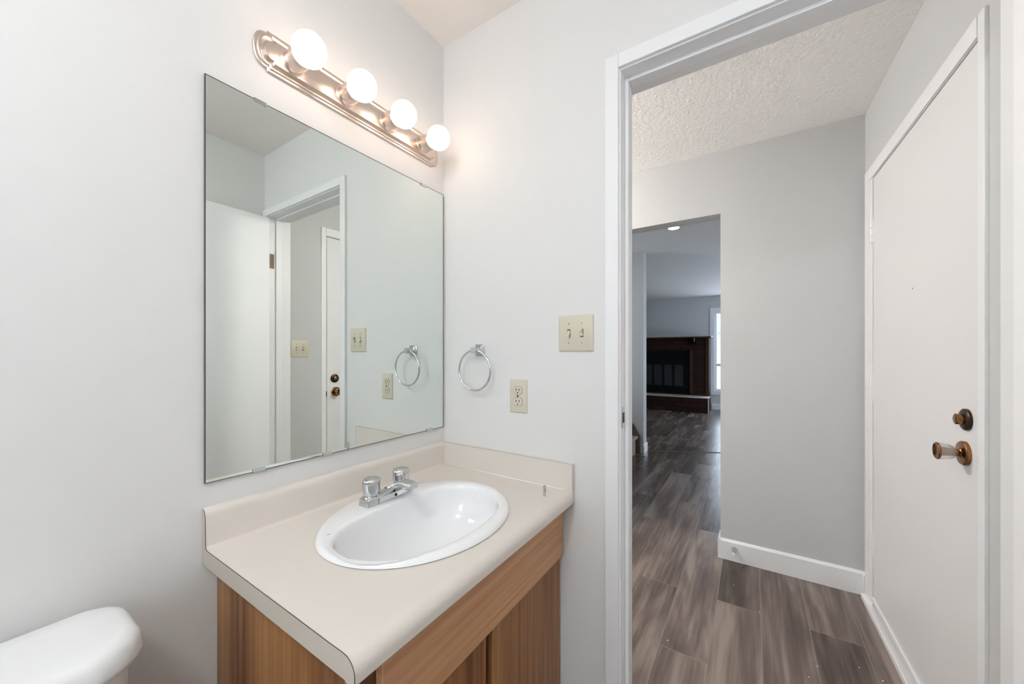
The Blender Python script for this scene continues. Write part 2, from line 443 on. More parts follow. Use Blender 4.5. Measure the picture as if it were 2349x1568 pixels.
for q in ((sx0, sx0 + .05, sz0, sz1), (sx1 - .05, sx1, sz0, sz1)): box(bm, q[0], q[1], LY0 - .07, LY0 - .01, q[2], q[3])
for q in ((sz0, sz0 + .05), (sz1 - .05, sz1)): box(bm, sx0 + .05, sx1 - .05, LY0 - .07, LY0 - .01, *q)
obj('window_frame', bm, 'frame', w)
obj('window_pane', B(sx0 + .05, sx1 - .05, LY0 - .042, LY0 - .038, sz0 + .05, sz1 - .05), 'pane', w)

# outside
struct('ground', B(-12, 45, -30, 30, -.75, -.60), 'snow')
h = thing('neighbour_house', (26, -3, -.6), 'pale neighbouring house in snow seen through the living room window', 'house')
obj('wall', B(24, 30, -9, 1.6, -.6, 2.4), 'siding', h)
bm = bmesh.new(); extrude_poly(bm, [(23.6, -9.4, 2.4), (30.4, -9.4, 2.4), (27, -9.4, 4.3)], (0, 11.4, 0)); obj('roof', bm, 'slate', h)
f = obj('window', B(23.95, 24.0, -1.6, -.4, .5, 1.6), 'frame', h); obj('pane', B(23.93, 23.95, -1.5, -.5, .6, 1.5), 'fireglass', f)

# ================================================================== BATH DOORWAY (door_1)
d1 = thing('door_1', (0, (DL + DR) / 2, 0), 'white bathroom doorway with stepped jamb and open flush door', 'door', kind='structure')
bm = bmesh.new()
box(bm, -.001, WT + .001, DL, DL + .018, 0, DH); box(bm, -.001, WT + .001, DR - .018, DR, 0, DH); box(bm, -.001, WT + .001, DR - .018, DL + .018, DH, DH + .018)
obj('door_jamb', bm, 'white', d1)
bm = bmesh.new(); st = .011
box(bm, .040, .078, DL - st, DL, 0, DH, bev=.002); box(bm, .040, .078, DR, DR + st, 0, DH, bev=.002); box(bm, .040, .078, DR + st, DL - st, DH - st, DH, bev=.002)
obj('door_stop', bm, 'white', d1)
def casing(bm, x, sgn, w=.042, t=.012):
    i = .004
    x1 = x + sgn * t
    box(bm, x, x1, DL + i, DL + i + w, 0, DH + i + w, bev=.0025); box(bm, x, x1, max(DR - i - w, BS + .001) if sgn < 0 else -1.52, DR - i, 0, DH + i + w, bev=.0025)
    box(bm, x, x1, DR - i, DL + i, DH + i, DH + i + w, bev=.0025)
bm = bmesh.new(); casing(bm, 0, -1, w=.040)
obj('door_casing', bm, 'white', d1)
bm = bmesh.new(); casing(bm, WT, 1, w=.045)
obj('door_casing', bm, 'white', d1)
# strike plate on the left jamb
sp = bmesh.new(); ov = []
for t in range(24):
    q = 2 * PI * t / 24; ov.append(Vector((.021 + .013 * math.copysign(abs(math.cos(q)) ** .6, math.cos(q)), DL, 1.030 + .031 * math.copysign(abs(math.sin(q)) ** .6, math.sin(q)))))
extrude_poly(sp, ov, (0, -.0025, 0))
spo = obj('strike_plate', sp, 'chrome', d1); spo['label'] = 'chrome strike plate'
obj('strike_hole', B(.012, .026, DL - .0032, DL - .0026, 1.015, 1.045, bev=.0), 'dark', spo)
# leaf, open against the south wall
leaf = obj('door_leaf', B(-.752, -.006, -1.459, -1.424, .012, 2.032, bev=.0015), 'white2', d1)
for z in (1.78, .28):
    hb = bmesh.new(); box(hb, .000, .032, DR - .0005, DR + .0025, z - .044, z + .044, bev=.001); lathe(hb, (-.004, DR + .004, z - .045), (0, 0, 1), [(0, .005), (.09, .005)], n=12)
    obj('hinge', hb, 'bronze', d1)
kb = LA((-.692, -1.424, .965), (0, 1, 0), [(0, .030), (.006, .030), (.009, .012), (.030, .011), (.036, .022), (.05, .027), (.062, .022), (.066, .008)], n=24)
obj('door_knob', kb, 'brass', leaf, smooth=40)

# ================================================================== ENTRY DOOR (door_2)
d2 = thing('door_2', ent(.6, 0, 0), 'white flush entry door with brass knob and deadbolt', 'door', kind='structure')
bm = bmesh.new()
ebox(bm, .042, .100, -.001, .011, 0, 2.105, bev=.0015); ebox(bm, 1.060, 1.092, -.001, .008, 0, 2.105, bev=.0015); ebox(bm, .100, 1.060, -.001, .010, 2.049, 2.105, bev=.0015)
obj('door_casing', bm, 'white', d2)
bm = bmesh.new(); ebox(bm, .100, .146, -.11, .006, 0, 2.052); ebox(bm, 1.056, 1.062, -.11, .004, 0, 2.052); ebox(bm, .146, 1.056, -.11, .004, 2.047, 2.0525)
obj('door_jamb', bm, 'white', d2)
obj('door_stop', EB(.146, 1.056, -.10, -.043, 0, 2.047), 'dark', d2)  # dark slab closing the opening behind the leaf, keeps the gaps dark
leaf = obj('door_leaf', EB(.151, 1.052, -.042, .003, .056, 2.043, bev=.0015), 'entrypaint', d2)
for z in (1.792, 1.048, .315):
    hb = bmesh.new()
    ebox(hb, .112, .158, .001, .0075, z - .052, z + .052, bev=.001)
    ho = obj('hinge', hb, 'white', d2)
    p = ent(.148, .0095, z - .052)
    for k in range(3):
        lathe_b = LA(p + Vector((0, 0, .002 + k * .035)), (0, 0, 1), [(0, .0062), (.031, .0062)], n=12)
        obj('hinge_knuckle', lathe_b, 'white', ho)
sb = bmesh.new(); ebox(sb, .042, 1.085, -.10, .026, .0, .026, bev=.003)
obj('door_sill', sb, 'white', d2)
swp = obj('door_sweep', EB(.155, 1.050, .003, .011, .050, .074, bev=.002), 'white', leaf)
obj('peephole', LA(ent(.613, .0025, 1.456), EN, [(0, .0028), (.001, .0028), (.0015, .002)], n=12), 'seam', leaf)
# deadbolt
p = ent(.996, .003, 1.037)
db = obj('deadbolt', LA(p, EN, [(0, .030), (.006, .030), (.009, .0265), (.010, .018), (.0105, .0125)], n=36), 'bronze', leaf, smooth=35)
db['label'] = 'dark bronze deadbolt rose'
tb = obj('thumb_turn', LA(p + EN * .0100, EN, [(0, .0125), (.002, .0125), (.003, .0150), (.0125, .0150), (.014, .0120)], n=24), 'brass', db, smooth=35)
p = ent(.987, .003, .942)
kr = obj('door_knob', LA(p, EN, [(0, .0335), (.007, .0335), (.010, .031), (.012, .014), (.016, .010), (.021, .010)], n=36), 'brass', leaf, smooth=35)
kr['label'] = 'brass knob rose with clear tapered grip'
obj('knob_grip', LA(p + EN * .020, EN, [(0, .008), (.001, .013), (.005, .0175), (.014, .0210), (.026, .0235), (.033, .0240)], n=36), 'acrylic', kr, smooth=40)
obj('knob_cap', LA(p + EN * .0532, EN, [(0, .0243), (.003, .0243), (.0045, .022), (.001, .012), (.0005, .004)], n=36), 'brass', kr, smooth=35)
obj('knob_core', LA(p + EN * .0205, EN, [(0, .007), (.031, .010)], n=20), 'brass', kr, smooth=60)
obj('strike_plate', EB(1.0525, 1.0590, -.01, .0050, .912, .948), 'dark', d2)

# ================================================================== VANITY MIRROR
X0, X1, Z0, Z1 = -.762, -.009, .9317, 1.8400
mr = thing('vanity_mirror', (-.385, -.001, Z0), 'frameless rectangular mirror hung over the vanity counter', 'mirror')

obj('mirror_glass', B(X0 + .0015, X1 - .0015, -.0062, -.0012, Z0 + .0015, Z1 - .0015), 'mirror', mr)
bm = bmesh.new()
for q in ((X0, X0 + .0016, Z0, Z1), (X1 - .0016, X1, Z0, Z1), (X0 + .0016, X1 - .0016, Z0, Z0 + .0016), (X0 + .0016, X1 - .0016, Z1 - .0018, Z1)):
    box(bm, q[0], q[1], -.0065, -.001, q[2], q[3])
obj('mirror_edge', bm, 'glassedge', mr)
for x, z, s in ((-.652, Z1, 1), (-.113, Z1, 1), (-.655, Z0, -1), (-.480, Z0, -1), (-.083, Z0, -1)):
    bm = bmesh.new()
    box(bm, x - .014, x + .014, -.0085, -.0068, z - s * .007, z + s * .001, bev=.0004)
    box(bm, x - .014, x + .014, -.0085, -.0005, z + s * .0005, z + s * .002)
    obj('mirror_clip', bm, 'chrome', mr)

# ================================================================== LIGHT BAR
lb = thing('vanity_light_bar', (-.352, 0, 1.976), 'brushed nickel vanity light bar with four round bulbs above the mirror', 'light fixture')
def bar_outline(ins, y, n=14):
    cx, cz = -.352, 1.976; hw = .283 - ins * .6; hh = .0510 - ins; aw = .030 - ins * .4; ah = hh - .0065
    pts = []
    for sgn in (1, -1):
        pts.append((cx + sgn * hw, y, cz + sgn * hh)) if True else None
        for k in range(n + 1):
            a = PI / 2 - PI * k / n
            pts.append((cx + sgn * (hw + .002 + aw * math.cos(a) ** .75 if math.cos(a) > 1e-6 else hw + .002), y, cz + sgn * ah * math.sin(a)))
        pts.append((cx + sgn * hw, y, cz - sgn * hh))
    return [Vector(p) for p in pts]
bm = bmesh.new()
loft(bm, [bar_outline(i, -y) for i, y in ((0, .0), (0, .0045), (.0018, .0062), (.0050, .0066), (.0062, .0070), (.0068, .0098), (.0085, .0112), (.0120, .0114), (.0160, .0088), (.0200, .0084), (.0212, .0130), (.0225, .0150), (.0240, .0156))], cap0=True)
back = obj('back_plate', bm, 'nickel', lb, smooth=28)
BULBS = (-.579, -.430, -.280, -.126)
for x in BULBS:
    c = (x, 0, 1.977)
    so = obj('socket_cup', LA((x, -.0150, 1.977), (0, -1, 0), [(0, .031), (.0015, .0295), (.0030, .0275), (.0038, .0268), (.0440, .0268), (.0455, .0260), (.0440, .0246), (.016, .0235), (.015, .004)], n=40), 'nickel', lb, smooth=35)
    bu = LA((x, -.046, 1.977), (0, -1, 0), [(0, .013), (.006, .0145)] + [(.049 - .040 * math.cos(a), .040 * math.sin(a)) for a in [math.radians(q) for q in range(24, 181, 6)]], n=40)
    b_ = obj('bulb', bu, 'bulb', lb, smooth=180); b_['label'] = 'lit white globe bulb'

# ================================================================== COUNTER
ct = thing('vanity_countertop', (-.39, -.28, .755), 'almond laminate vanity countertop with raised back and side splash', 'countertop')
def cprofile():
    p = [(-.0005, .755), (-.0005, .8775), (-.005, .8775)]
    for k in range(1, 7):
        a = PI / 2 * k / 6; p.append((-.006 - .014 * math.sin(a), .8775 - .018 * (1 - math.cos(a))))
    p += [(-.0215, .835), (-.0225, .800)]
    for k in range(1, 5):
        a = PI / 2 * k / 4; p.append((-.0225 - .0085 * (1 - math.cos(a)), .8005 - .0085 * math.sin(a)))
    p += [(-.20, .792), (-.50, .792), (-.527, .7925), (-.534, .7922)]
    for k in range(1, 9):
        a = PI / 2 * k / 8; p.append((-.534 - .0235 * math.sin(a), .7922 - .0235 * (1 - math.cos(a))))
    p += [(-.5575, .757), (-.555, .7535), (-.550, .7525), (-.535, .7525), (-.535, .755)]
    return p
cp = cprofile()
bm = bmesh.new(); loft(bm, [[Vector((x, y, z)) for y, z in cp] for x in (-.765, -.0185)])
top = obj('counter_top', bm, 'counter', ct, smooth=28)
SC = (-.389, -.290)
cut = bmesh.new(); loft(cut, [[p - Vector((ct.location)) for p in sellipse(SC[0], SC[1] + .0, .249, .210, z, 64)] for z in (.70, .83)])
bmesh.ops.recalc_face_normals(cut, faces=cut.faces)
# cutter is given in the parent's frame, the top is evaluated there too
bpy.context.view_layer.update()
bmesh.ops.translate(cut, vec=ct.location, verts=cut.verts)
boolean_cut(top, cut)
me = top.data
for p in me.polygons: p.use_smooth = True
me.set_sharp_from_angle(angle=math.radians(28))
if not me.materials: me.materials.append(M['counter'])
ssp = obj('side_splash', B(-.0185, -.0005, -.5555, -.0005, .7545, .8765, bev=.0012), 'counter', ct)
# dark laminate line round the left end
ln = [(-.7657, y, z) for y, z in cp[3:-4]]
e1 = obj('edge_seam', T(ln, .0006, n=6), 'seam', ct)
ec = bmesh.new(); extrude_poly(ec, [(-.7648, y, z) for y, z in cp], (-.0008, 0, 0)); ec_ = obj('shaded_end', ec, 'endshade', ct); ec_['label'] = 'flat counter end with its shade put into a darker almond'; e1['label'] = 'thin dark laminate joint'  # thin end slab whose darker tone holds the shade on this side
e2 = obj('edge_seam', T([(-.0186, -.0225, .8768), (-.0186, -.5557, .8768), (-.0186, -.5557, .80)], .0003, n=6), 'seam', ct)
e3 = obj('caulk_line', T([(-.0200, -.026, .7935), (-.0200, -.535, .7935)], .0022, n=8), 'lightdot', ct, smooth=180); e3['label'] = 'white caulk bead'

# little metal stub standing on the counter
rod = LA((-.094, -.499, .7922), (0, 0, 1), [(0, .0042), (.001, .0045), (.029, .0045), (.0305, .0036), (.0305, .0022), (.028, .0020)], n=20)
o = obj('metal_stub', rod, 'chrome', None, smooth=35, origin=(-.094, -.499, .7922))
tag(o, 'short grey metal stub standing upright on the counter beside the side splash', 'peg')

# ================================================================== SINK
sk = thing('oval_sink', (SC[0], SC[1], .792), 'white oval drop-in porcelain sink set in the almond counter', 'sink')
N = 96
BC = (-.397, -.322)
def outer(k, z): return sellipse(SC[0], SC[1], .2575 * k, .2185 - .2575 * (1 - k), z, N, 2.0)
def inner(k, z, dy=0):
    return sellipse(BC[0], BC[1] + dy, .2270 * k, .1470 * k, z, N, 2.1, eb=2.0 + .85 * max(0, (k - .55) / .45), bb=.1390 * k)
rings = [sellipse(SC[0], SC[1], .244, .205, .770, N), sellipse(SC[0], SC[1], .244, .205, .793, N), outer(.992, .7925), outer(1.0, .7945), outer(.997, .7985), outer(.984, .8028), outer(.962, .8052)]
rings += [inner(1.075, .8058), inner(1.035, .8050), inner(1.012, .8030), inner(.998, .7985), inner(.990, .790), inner(.982, .776), inner(.965, .756), inner(.930, .730), inner(.86, .704), inner(.74, .684), inner(.58, .668), inner(.40, .658), inner(.22, .652), inner(.115, .649)]
bm = bmesh.new(); loft(bm, rings, cap0=False, cap1=True)
# outer underside of the bowl
vr = [sellipse(SC[0], SC[1], .244, .205, .770, N), inner(1.0, .735), inner(.88, .690), inner(.6, .650), inner(.2, .638)]
loft(bm, vr, cap0=False, cap1=True)
bmesh.ops.remove_doubles(bm, verts=bm.verts, dist=1e-5)
obj('basin', bm, 'china', sk, smooth=50)
dr = obj('drain', LA((BC[0], BC[1], .6492), (0, 0, 1), [(0, .024), (.002, .0235), (.003, .020), (.001, .017), (.001, .004)], n=32), 'chrome', sk, smooth=40)
dr['label'] = 'chrome drain ring'
mk = obj('rim_mark', B(-.6, -.592, -.2085, -.2068, .8050, .8058), 'dark', sk); mk['label'] = 'small dark mark on the rim'

# ================================================================== FAUCET
FX, FY = -.3825, -.1420; FZ = .8050
fc = thing('sink_faucet', (FX, FY, FZ), 'chrome two-handle faucet on the back rim of the sink', 'faucet')
bm = bmesh.new()
def rrect(cx, cy, hx, hy, z, r, n=4):
    pts = []
    for sx, sy, a0 in ((1, 1, 0), (-1, 1, PI / 2), (-1, -1, PI), (1, -1, 3 * PI / 2)):
        for k in range(n + 1):
            a = a0 + PI / 2 * k / n; pts.append(Vector((cx + sx * (hx - r) + r * math.cos(a), cy + sy * (hy - r) + r * math.sin(a), z)))
    return pts
loft(bm, [rrect(FX, FY, .0775, .0215, FZ, .003), rrect(FX, FY, .0775, .0215, FZ + .002, .003), rrect(FX, FY, .0760, .0205, FZ + .019, .004), rrect(FX, FY, .0735, .018, FZ + .0215, .005)])
base = obj('base_plate', bm, 'chrome', fc, smooth=30)
# spout body, flared at its root, rising to the front
secs = [(-.1235, .0300, .0235, .0040), (-.135, .0360, .0262, .0040), (-.150, .0480, .0290, .0060), (-.1640, .0500, .0350, .0170), (-.175, .0400, .0440, .0280), (-.187, .0270, .0540, .0390), (-.199, .0200, .0610, .0460), (-.212, .0180, .0640, .0490), (-.228, .0180, .0650, .0490), (-.243, .0175, .0635, .0480), (-.252, .0140, .0600, .0475)]
rings = []
for y, hw, zt, zb in secs:
    r = []
    for sx, sz in ((.96, 0), (1, .1), (1, .62), (.90, .86), (.74, .97), (0, 1.03), (-.74, .97), (-.90, .86), (-1, .62), (-1, .1), (-.96, 0), (0, 0)):
        r.append(Vector((FX + hw * sx, y, FZ + zb + (zt - zb) * sz)))
    rings.append(r)
bm = bmesh.new(); loft(bm, rings); obj('spout', bm, 'chrome', fc, smooth=35)
obj('aerator', LA((FX, -.236, FZ + .0490), (0, 0, -1), [(0, .0105), (.006, .0105), (.0065, .008)], n=20), 'chrome', fc, smooth=40)
bm = B(FX - .044, FX + .066, -.1660, -.160, FZ + .0005, FZ + .0225, bev=.001)
obj('front_skirt', bm, 'chrome', fc)
obj('lever_hole', LA((FX + .012, -.1655, FZ + .011), (0, -1, 0), [(0, .0042), (.0015, .0042)], n=16), 'dark', fc)
obj('rod_hole', LA((FX + .004, -.1300, FZ + .020), (0, 0, 1), [(0, .003), (.0066, .003)], n=12), 'dark', fc)
def knob(cx):
    N2 = 64
    def ring(r, z, k):
        out = []
        for j in range(N2):
            a = 2 * PI * j / N2 + .2
            q = 1 + k * .028 * math.cos(4 * a)
            out.append(Vector((cx + r * q * math.cos(a), FY + .001 + r * q * math.sin(a), z)))
        return out
    bm = bmesh.new()
    loft(bm, [ring(r, FZ + z, k) for z, r, k in ((.024, .0185, 0), (.026, .0205, .3), (.030, .0225, 1), (.042, .0238, 1.5), (.056, .0248, 2.0), (.066, .0250, 2.0), (.069, .0238, 1.8), (.0715, .0200, 1.0), (.0735, .0120, .3), (.0740, .004, 0))])
    bm2 = LA((cx, FY + .001, FZ + .019), (0, 0, 1), [(0, .023), (.003, .0235), (.006, .021), (.0075, .0165)], n=32)
    h_ = obj('handle', bm, 'chrome', fc, smooth=38); obj('handle_collar', bm2, 'chrome', h_, smooth=40)
knob(FX - .0510); knob(FX + .0510)

# ================================================================== VANITY CABINET
cb = thing('vanity_cabinet', (-.37, -.26, 0), 'honey oak vanity cabinet under the almond countertop', 'cabinet')
CX0, CX1, CT = -.738, -.006, .7535
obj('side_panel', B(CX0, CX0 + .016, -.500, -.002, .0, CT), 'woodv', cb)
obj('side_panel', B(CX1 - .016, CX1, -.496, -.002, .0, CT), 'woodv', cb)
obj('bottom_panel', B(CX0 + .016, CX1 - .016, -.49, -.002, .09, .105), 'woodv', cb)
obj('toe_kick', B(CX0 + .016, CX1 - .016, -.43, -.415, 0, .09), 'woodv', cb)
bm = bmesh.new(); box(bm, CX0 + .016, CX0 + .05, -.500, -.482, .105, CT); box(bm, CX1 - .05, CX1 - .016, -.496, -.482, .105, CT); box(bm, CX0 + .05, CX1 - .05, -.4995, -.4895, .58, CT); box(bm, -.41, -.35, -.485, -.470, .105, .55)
obj('face_frame', bm, wood('oak_frame_shaded', (.085, .036, .016), (.14, .066, .03), (.19, .10, .05), 2), cb)  # darker copy of the oak, shade of the recessed frame in its colours
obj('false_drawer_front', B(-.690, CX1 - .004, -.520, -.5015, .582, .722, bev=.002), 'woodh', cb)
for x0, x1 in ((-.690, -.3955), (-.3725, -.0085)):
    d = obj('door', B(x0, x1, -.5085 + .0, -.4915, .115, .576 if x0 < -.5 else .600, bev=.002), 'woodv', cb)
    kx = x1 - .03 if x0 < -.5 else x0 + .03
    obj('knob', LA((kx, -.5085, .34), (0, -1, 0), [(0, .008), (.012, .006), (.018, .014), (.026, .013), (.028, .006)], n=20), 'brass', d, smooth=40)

# paper holder on the cabinet side
ph = thing('toilet_paper_holder', (CX0, -.37, .60), 'chrome paper holder arm on the left side of the oak cabinet', 'paper holder')
bm = bmesh.new()
box(bm, CX0 - .004, CX0 - .0002, -.398, -.285, .555, .600, bev=.0015)
obj('mount_plate', bm, 'chrome', ph)
for y0 in (-.300, -.395):
    bm = bmesh.new()
    pts = [(-.0035, .598), (-.010, .612), (-.050, .626), (-.062, .628), (-.064, .618), (-.05, .60), (-.012, .575), (-.0035, .56)]
    extrude_poly(bm, [(CX0 + a, y0, z) for a, z in pts], (0, .009, 0))
    obj('holder_arm', bm, 'chrome', ph, smooth=30)

# ================================================================== TOWEL RING
RY, RZ = -.183, 1.158
tr = thing('towel_ring', (0, RY, 1.232), 'round chrome towel ring beside the mirror on the doorway wall', 'towel ring')
bm = bmesh.new()
def sq(x, h, cz=1.231, r=.003):
    return [Vector((x, p.x, p.y)) for p in [Vector((q.x, q.y)) for q in rrect(RY, cz, h, h, 0, r)]]
loft(bm, [sq(0, .0215), sq(-.004, .0215), sq(-.006, .0185), sq(-.010, .0165), sq(-.013, .0120), sq(-.020, .0100), sq(-.030, .0105), sq(-.040, .0120, 1.2295), sq(-.043, .0110, 1.2295)])
obj('wall_bracket', bm, 'chrome', tr, smooth=30)
obj('ring', T([(-.035, RY + .0715 * math.sin(a), RZ + .0715 * math.cos(a)) for a in [2 * PI * k / 72 for k in range(72)]], .0038, n=12, closed=True), 'chrome', tr, smooth=180)

# ================================================================== SWITCH PLATES AND OUTLET
def plate(bm, cy, cz, hw, hh, x0=0.0, s=-1, t=.006, mt=None):
    rr = []
    for dx, i in ((0, 0), (.002, 0), (.0045, .002), (.006, .0045)):
        rr.append([Vector((x0 + s * dx, p.x, p.y)) for p in rrect(cy, cz, hw - i, hh - i, 0, .003)])
    loft(bm, rr)
    if mt: bmesh.ops.transform(bm, matrix=mt, verts=bm.verts)
def double_switch(name, label, cy, cz, group, mt=None, toggles=(-1, 1)):
    """built on a wall facing -x at x=0, then carried by mt"""
    base = Vector((0, cy, cz)); 
    if mt: base = mt @ base
    t = thing(name, base, label, 'light switch', group)
    def put(nm, bm, mat, par, sm=None):
        if mt: bmesh.ops.transform(bm, matrix=mt, verts=bm.verts)
        return obj(nm, bm, mat, par, smooth=sm)
    b0 = bmesh.new(); plate(b0, cy, cz, .058, .057); put('cover_plate', b0, 'ivory', t, 30)
    for k, sg in zip((1, -1), toggles):      # +y is the left one as seen
        y = cy + k * .0215
        put('toggle_slot', B(-.0066, -.0058, y - .0052, y + .0052, cz - .0125, cz + .0125), 'seam', t)
        tg = bmesh.new(); h = .0115
        extrude_poly(tg, [(-.006, y - .0042, cz - h), (-.006, y - .0042, cz + h), (-.0085, y - .0042, cz + sg * h + (0 if sg > 0 else .012)), (-.0165, y - .0042, cz + sg * .0105 + .0035), (-.0165, y - .0042, cz + sg * .0105 - .0035), (-.0085, y - .0042, cz + sg * h - (0.012 if sg > 0 else 0))], (0, .0084, 0))
        put('toggle', tg, 'ivory', t)
        for dz in (.0302, -.0302):
            sc = put('screw', LA((-.0058, y, cz + dz), (-1, 0, 0), [(0, .0036), (.0010, .0034), (.0012, .002)], n=16), 'ivory', t, 40)
            put('screw_slot', B(-.0074, -.0069, y - .0006, y + .0006, cz + dz - .0028, cz + dz + .0028), 'dark', sc)
    return t
double_switch('light_switch', 'ivory double toggle switch plate on the wall beside the white door casing', -.5600, 1.2825, None)
# the one in the hall, on the entry wall, seen in the mirror
c = ent(1.236, 0, 0)
mth = Matrix(((EN.x * -1, ET.x * -1, 0, c.x), (EN.y * -1, ET.y * -1, 0, c.y), (0, 0, 1, 0), (0, 0, 0, 1)))
double_switch('light_switch', 'darker ivory switch plate on the hall wall, seen only in the mirror', 0, 1.248, None, mt=mth, toggles=(-1, -1))

oy, oz = -.349, 1.0735
ol = thing('wall_outlet', (0, oy, oz), 'ivory double outlet below and right of the towel ring', 'outlet')
bm = bmesh.new(); plate(bm, oy, oz, .035, .057); obj('cover_plate', bm, 'ivory', ol, smooth=30)
for k in (1, -1):
    cz = oz + k * .0195
    pts = []
    for j in range(32):
        a = 2 * PI * j / 32; pts.append((oy + max(-.0168, min(.0168, .0185 * math.cos(a))), cz + max(-.0132, min(.0132, .0165 * math.sin(a)))))
    b0 = bmesh.new(); extrude_poly(b0, [(-.0058, oy + (p - oy) * 1.06, cz + (q - cz) * 1.06) for p, q in pts], (-.0005, 0, 0)); gap = obj('socket_gap', b0, 'seam', ol)
    b1 = bmesh.new(); extrude_poly(b1, [(-.0060, p, q) for p, q in pts], (-.0013, 0, 0)); f_ = obj('socket_face', b1, 'ivory', ol)
    for dy in (.0062, -.0062):
        obj('slot', B(-.0078, -.0072, oy + dy - .0013, oy + dy + .0013, cz - .0015, cz + .0068), 'dark', f_)
    obj('ground_hole', LA((-.0072, oy, cz - .0078), (-1, 0, 0), [(0, .0025), (.0006, .0025)], n=12), 'dark', f_)
obj('screw', LA((-.0058, oy, oz), (-1, 0, 0), [(0, .0034), (.0012, .003)], n=16), 'dark', ol)

# ================================================================== TOILET
TX, TY = -1.158, -.121
to = thing('toilet', (TX, -.4, 0), 'white toilet against the wall left of the vanity, tank lid showing', 'toilet')
TZ = .770
def rr2(k, z, hx=.266, hy=.100, r=.078, cy=TY):
    # superelliptic rounded rectangle
    pts = []
    n = 24
    hx -= k; hy -= k; r_ = max(.01, r - k)
    for sx, sy, a0 in ((1, 1, 0), (-1, 1, PI / 2), (-1, -1, PI), (1, -1, 3 * PI / 2)):
        rx = r_ if sy < 0 else r_ * .80
        for q in range(n + 1):
            a = a0 + PI / 2 * q / n; pts.append(Vector((TX + sx * (hx - rx) + rx * math.cos(a), cy + sy * (hy - rx) + rx * math.sin(a), z)))
    return pts
bm = bmesh.new(); loft(bm, [rr2(.008, TZ - .043), rr2(.001, TZ - .040), rr2(.0, TZ - .033), rr2(.004, TZ - .012), rr2(.012, TZ - .003), rr2(.022, TZ - .0002), rr2(.05, TZ + .001)])
obj('tank_lid', bm, 'tank', to, smooth=60)
bm = bmesh.new(); loft(bm, [rr2(.05, .40), rr2(.030, .42), rr2(.020, .55), rr2(.016, TZ - .041)]); obj('tank', bm, 'tank', to, smooth=50)
obj('flush_lever', B(TX - .21, TX - .13, -.238, -.226, .66, .672, bev=.003), 'chrome', to)
bm = bmesh.new(); BY = -.475
loft(bm, [sellipse(TX, -.40, .10, .20, 0, 48, 2.6), sellipse(TX, -.40, .10, .20, .02, 48, 2.6), sellipse(TX, -.40, .085, .18, .10, 48, 2.4), sellipse(TX, -.42, .11, .20, .22, 48), sellipse(TX, -.45, .165, .235, .34, 48), sellipse(TX, -.455, .180, .245, .385, 48), sellipse(TX, -.455, .170, .235, .395, 48), sellipse(TX, -.47, .13, .18, .39, 48), sellipse(TX, -.47, .11, .15, .30, 48), sellipse(TX, -.46, .05, .06, .22, 48)])
loft(bm, [rrect(TX, -.17, .12, .07, .25, .03), rrect(TX, -.17, .16, .09, .40, .03)])
obj('bowl', bm, 'tank', to, smooth=50)
bm = bmesh.new(); loft(bm, [sellipse(TX, -.455, .183, .247, .397, 48), sellipse(TX, -.455, .187, .250, .405, 48), sellipse(TX, -.455, .185, .248, .425, 48), sellipse(TX, -.455, .16, .22, .432, 48)]); obj('seat_lid', bm, 'tank', to, smooth=50)

# ================================================================== HALL THINGS
ds = thing('door_stop_bumper', (HX - .013, -.932, .070), 'small chrome door stop screwed to the hall baseboard', 'door stop')
obj('stop_cone', LA((HX - .0128, -.932, .072), (-1, 0, -.10), [(0, .0165), (.003, .0165), (.012, .0125), (.035, .0065), (.05, .0055)], n=24), 'chrome', ds, smooth=40)
obj('rubber_tip', LA((HX - .0626, -.932, .067), (-1, 0, -.10), [(0, .0065), (.008, .0068), (.010, .005)], n=20), 'lightdot', ds, smooth=40)

hl = thing('added_hall_light', (.78, .75, CZ), 'unseen round white globe lamp added to light the hall', 'ceiling light')  # lamp added out of view to brighten the hall and entry door
obj('canopy', LA((.78, .75, CZ), (0, 0, -1), [(0, .09), (.02, .088), (.025, .07)], n=32), 'white', hl, smooth=40)
obj('stem', LA((.78, .75, CZ - .02), (0, 0, -1), [(0, .012), (.14, .012)], n=12), 'white', hl, smooth=40)
obj('globe', LA((.78, .75, CZ - .14), (0, 0, -1), [(0, .05)] + [(.12 - .12 * math.cos(a), .13 * math.sin(a)) for a in [math.radians(q) for q in range(24, 181, 12)]], n=32), 'hallbulb', hl, smooth=180)
bl = thing('added_bath_light', (-1.70, -.80, CZ), 'unseen round white ceiling lamp added to light the bathroom', 'ceiling light')  # fill lamp added out of view behind the camera
obj('canopy', LA((-1.70, -.80, CZ), (0, 0, -1), [(0, .15), (.02, .148), (.025, .13)], n=32), 'white', bl, smooth=40)
obj('globe', LA((-1.70, -.80, CZ - .024), (0, 0, -1), [(0, .13)] + [(.07 - .07 * math.cos(a), .16 * math.sin(a)) for a in [math.radians(q) for q in range(50, 181, 10)]], n=32), 'bathglobe', bl, smooth=180)

dl = thing('recessed_downlight', (2.83, -.376, CZ + .02), 'small round lit downlight in the ceiling beyond the hall opening', 'downlight')
obj('trim_ring', LA((2.83, -.376, CZ + .0198), (0, 0, -1), [(0, .058), (.003, .056), (.004, .05), (.001, .046)], n=32), 'white', dl, smooth=40)
obj('lens', LA((2.83, -.376, CZ + .0195), (0, 0, -1), [(0, .048), (.003, .044), (.0045, .02)], n=32), 'spot', dl, smooth=60)

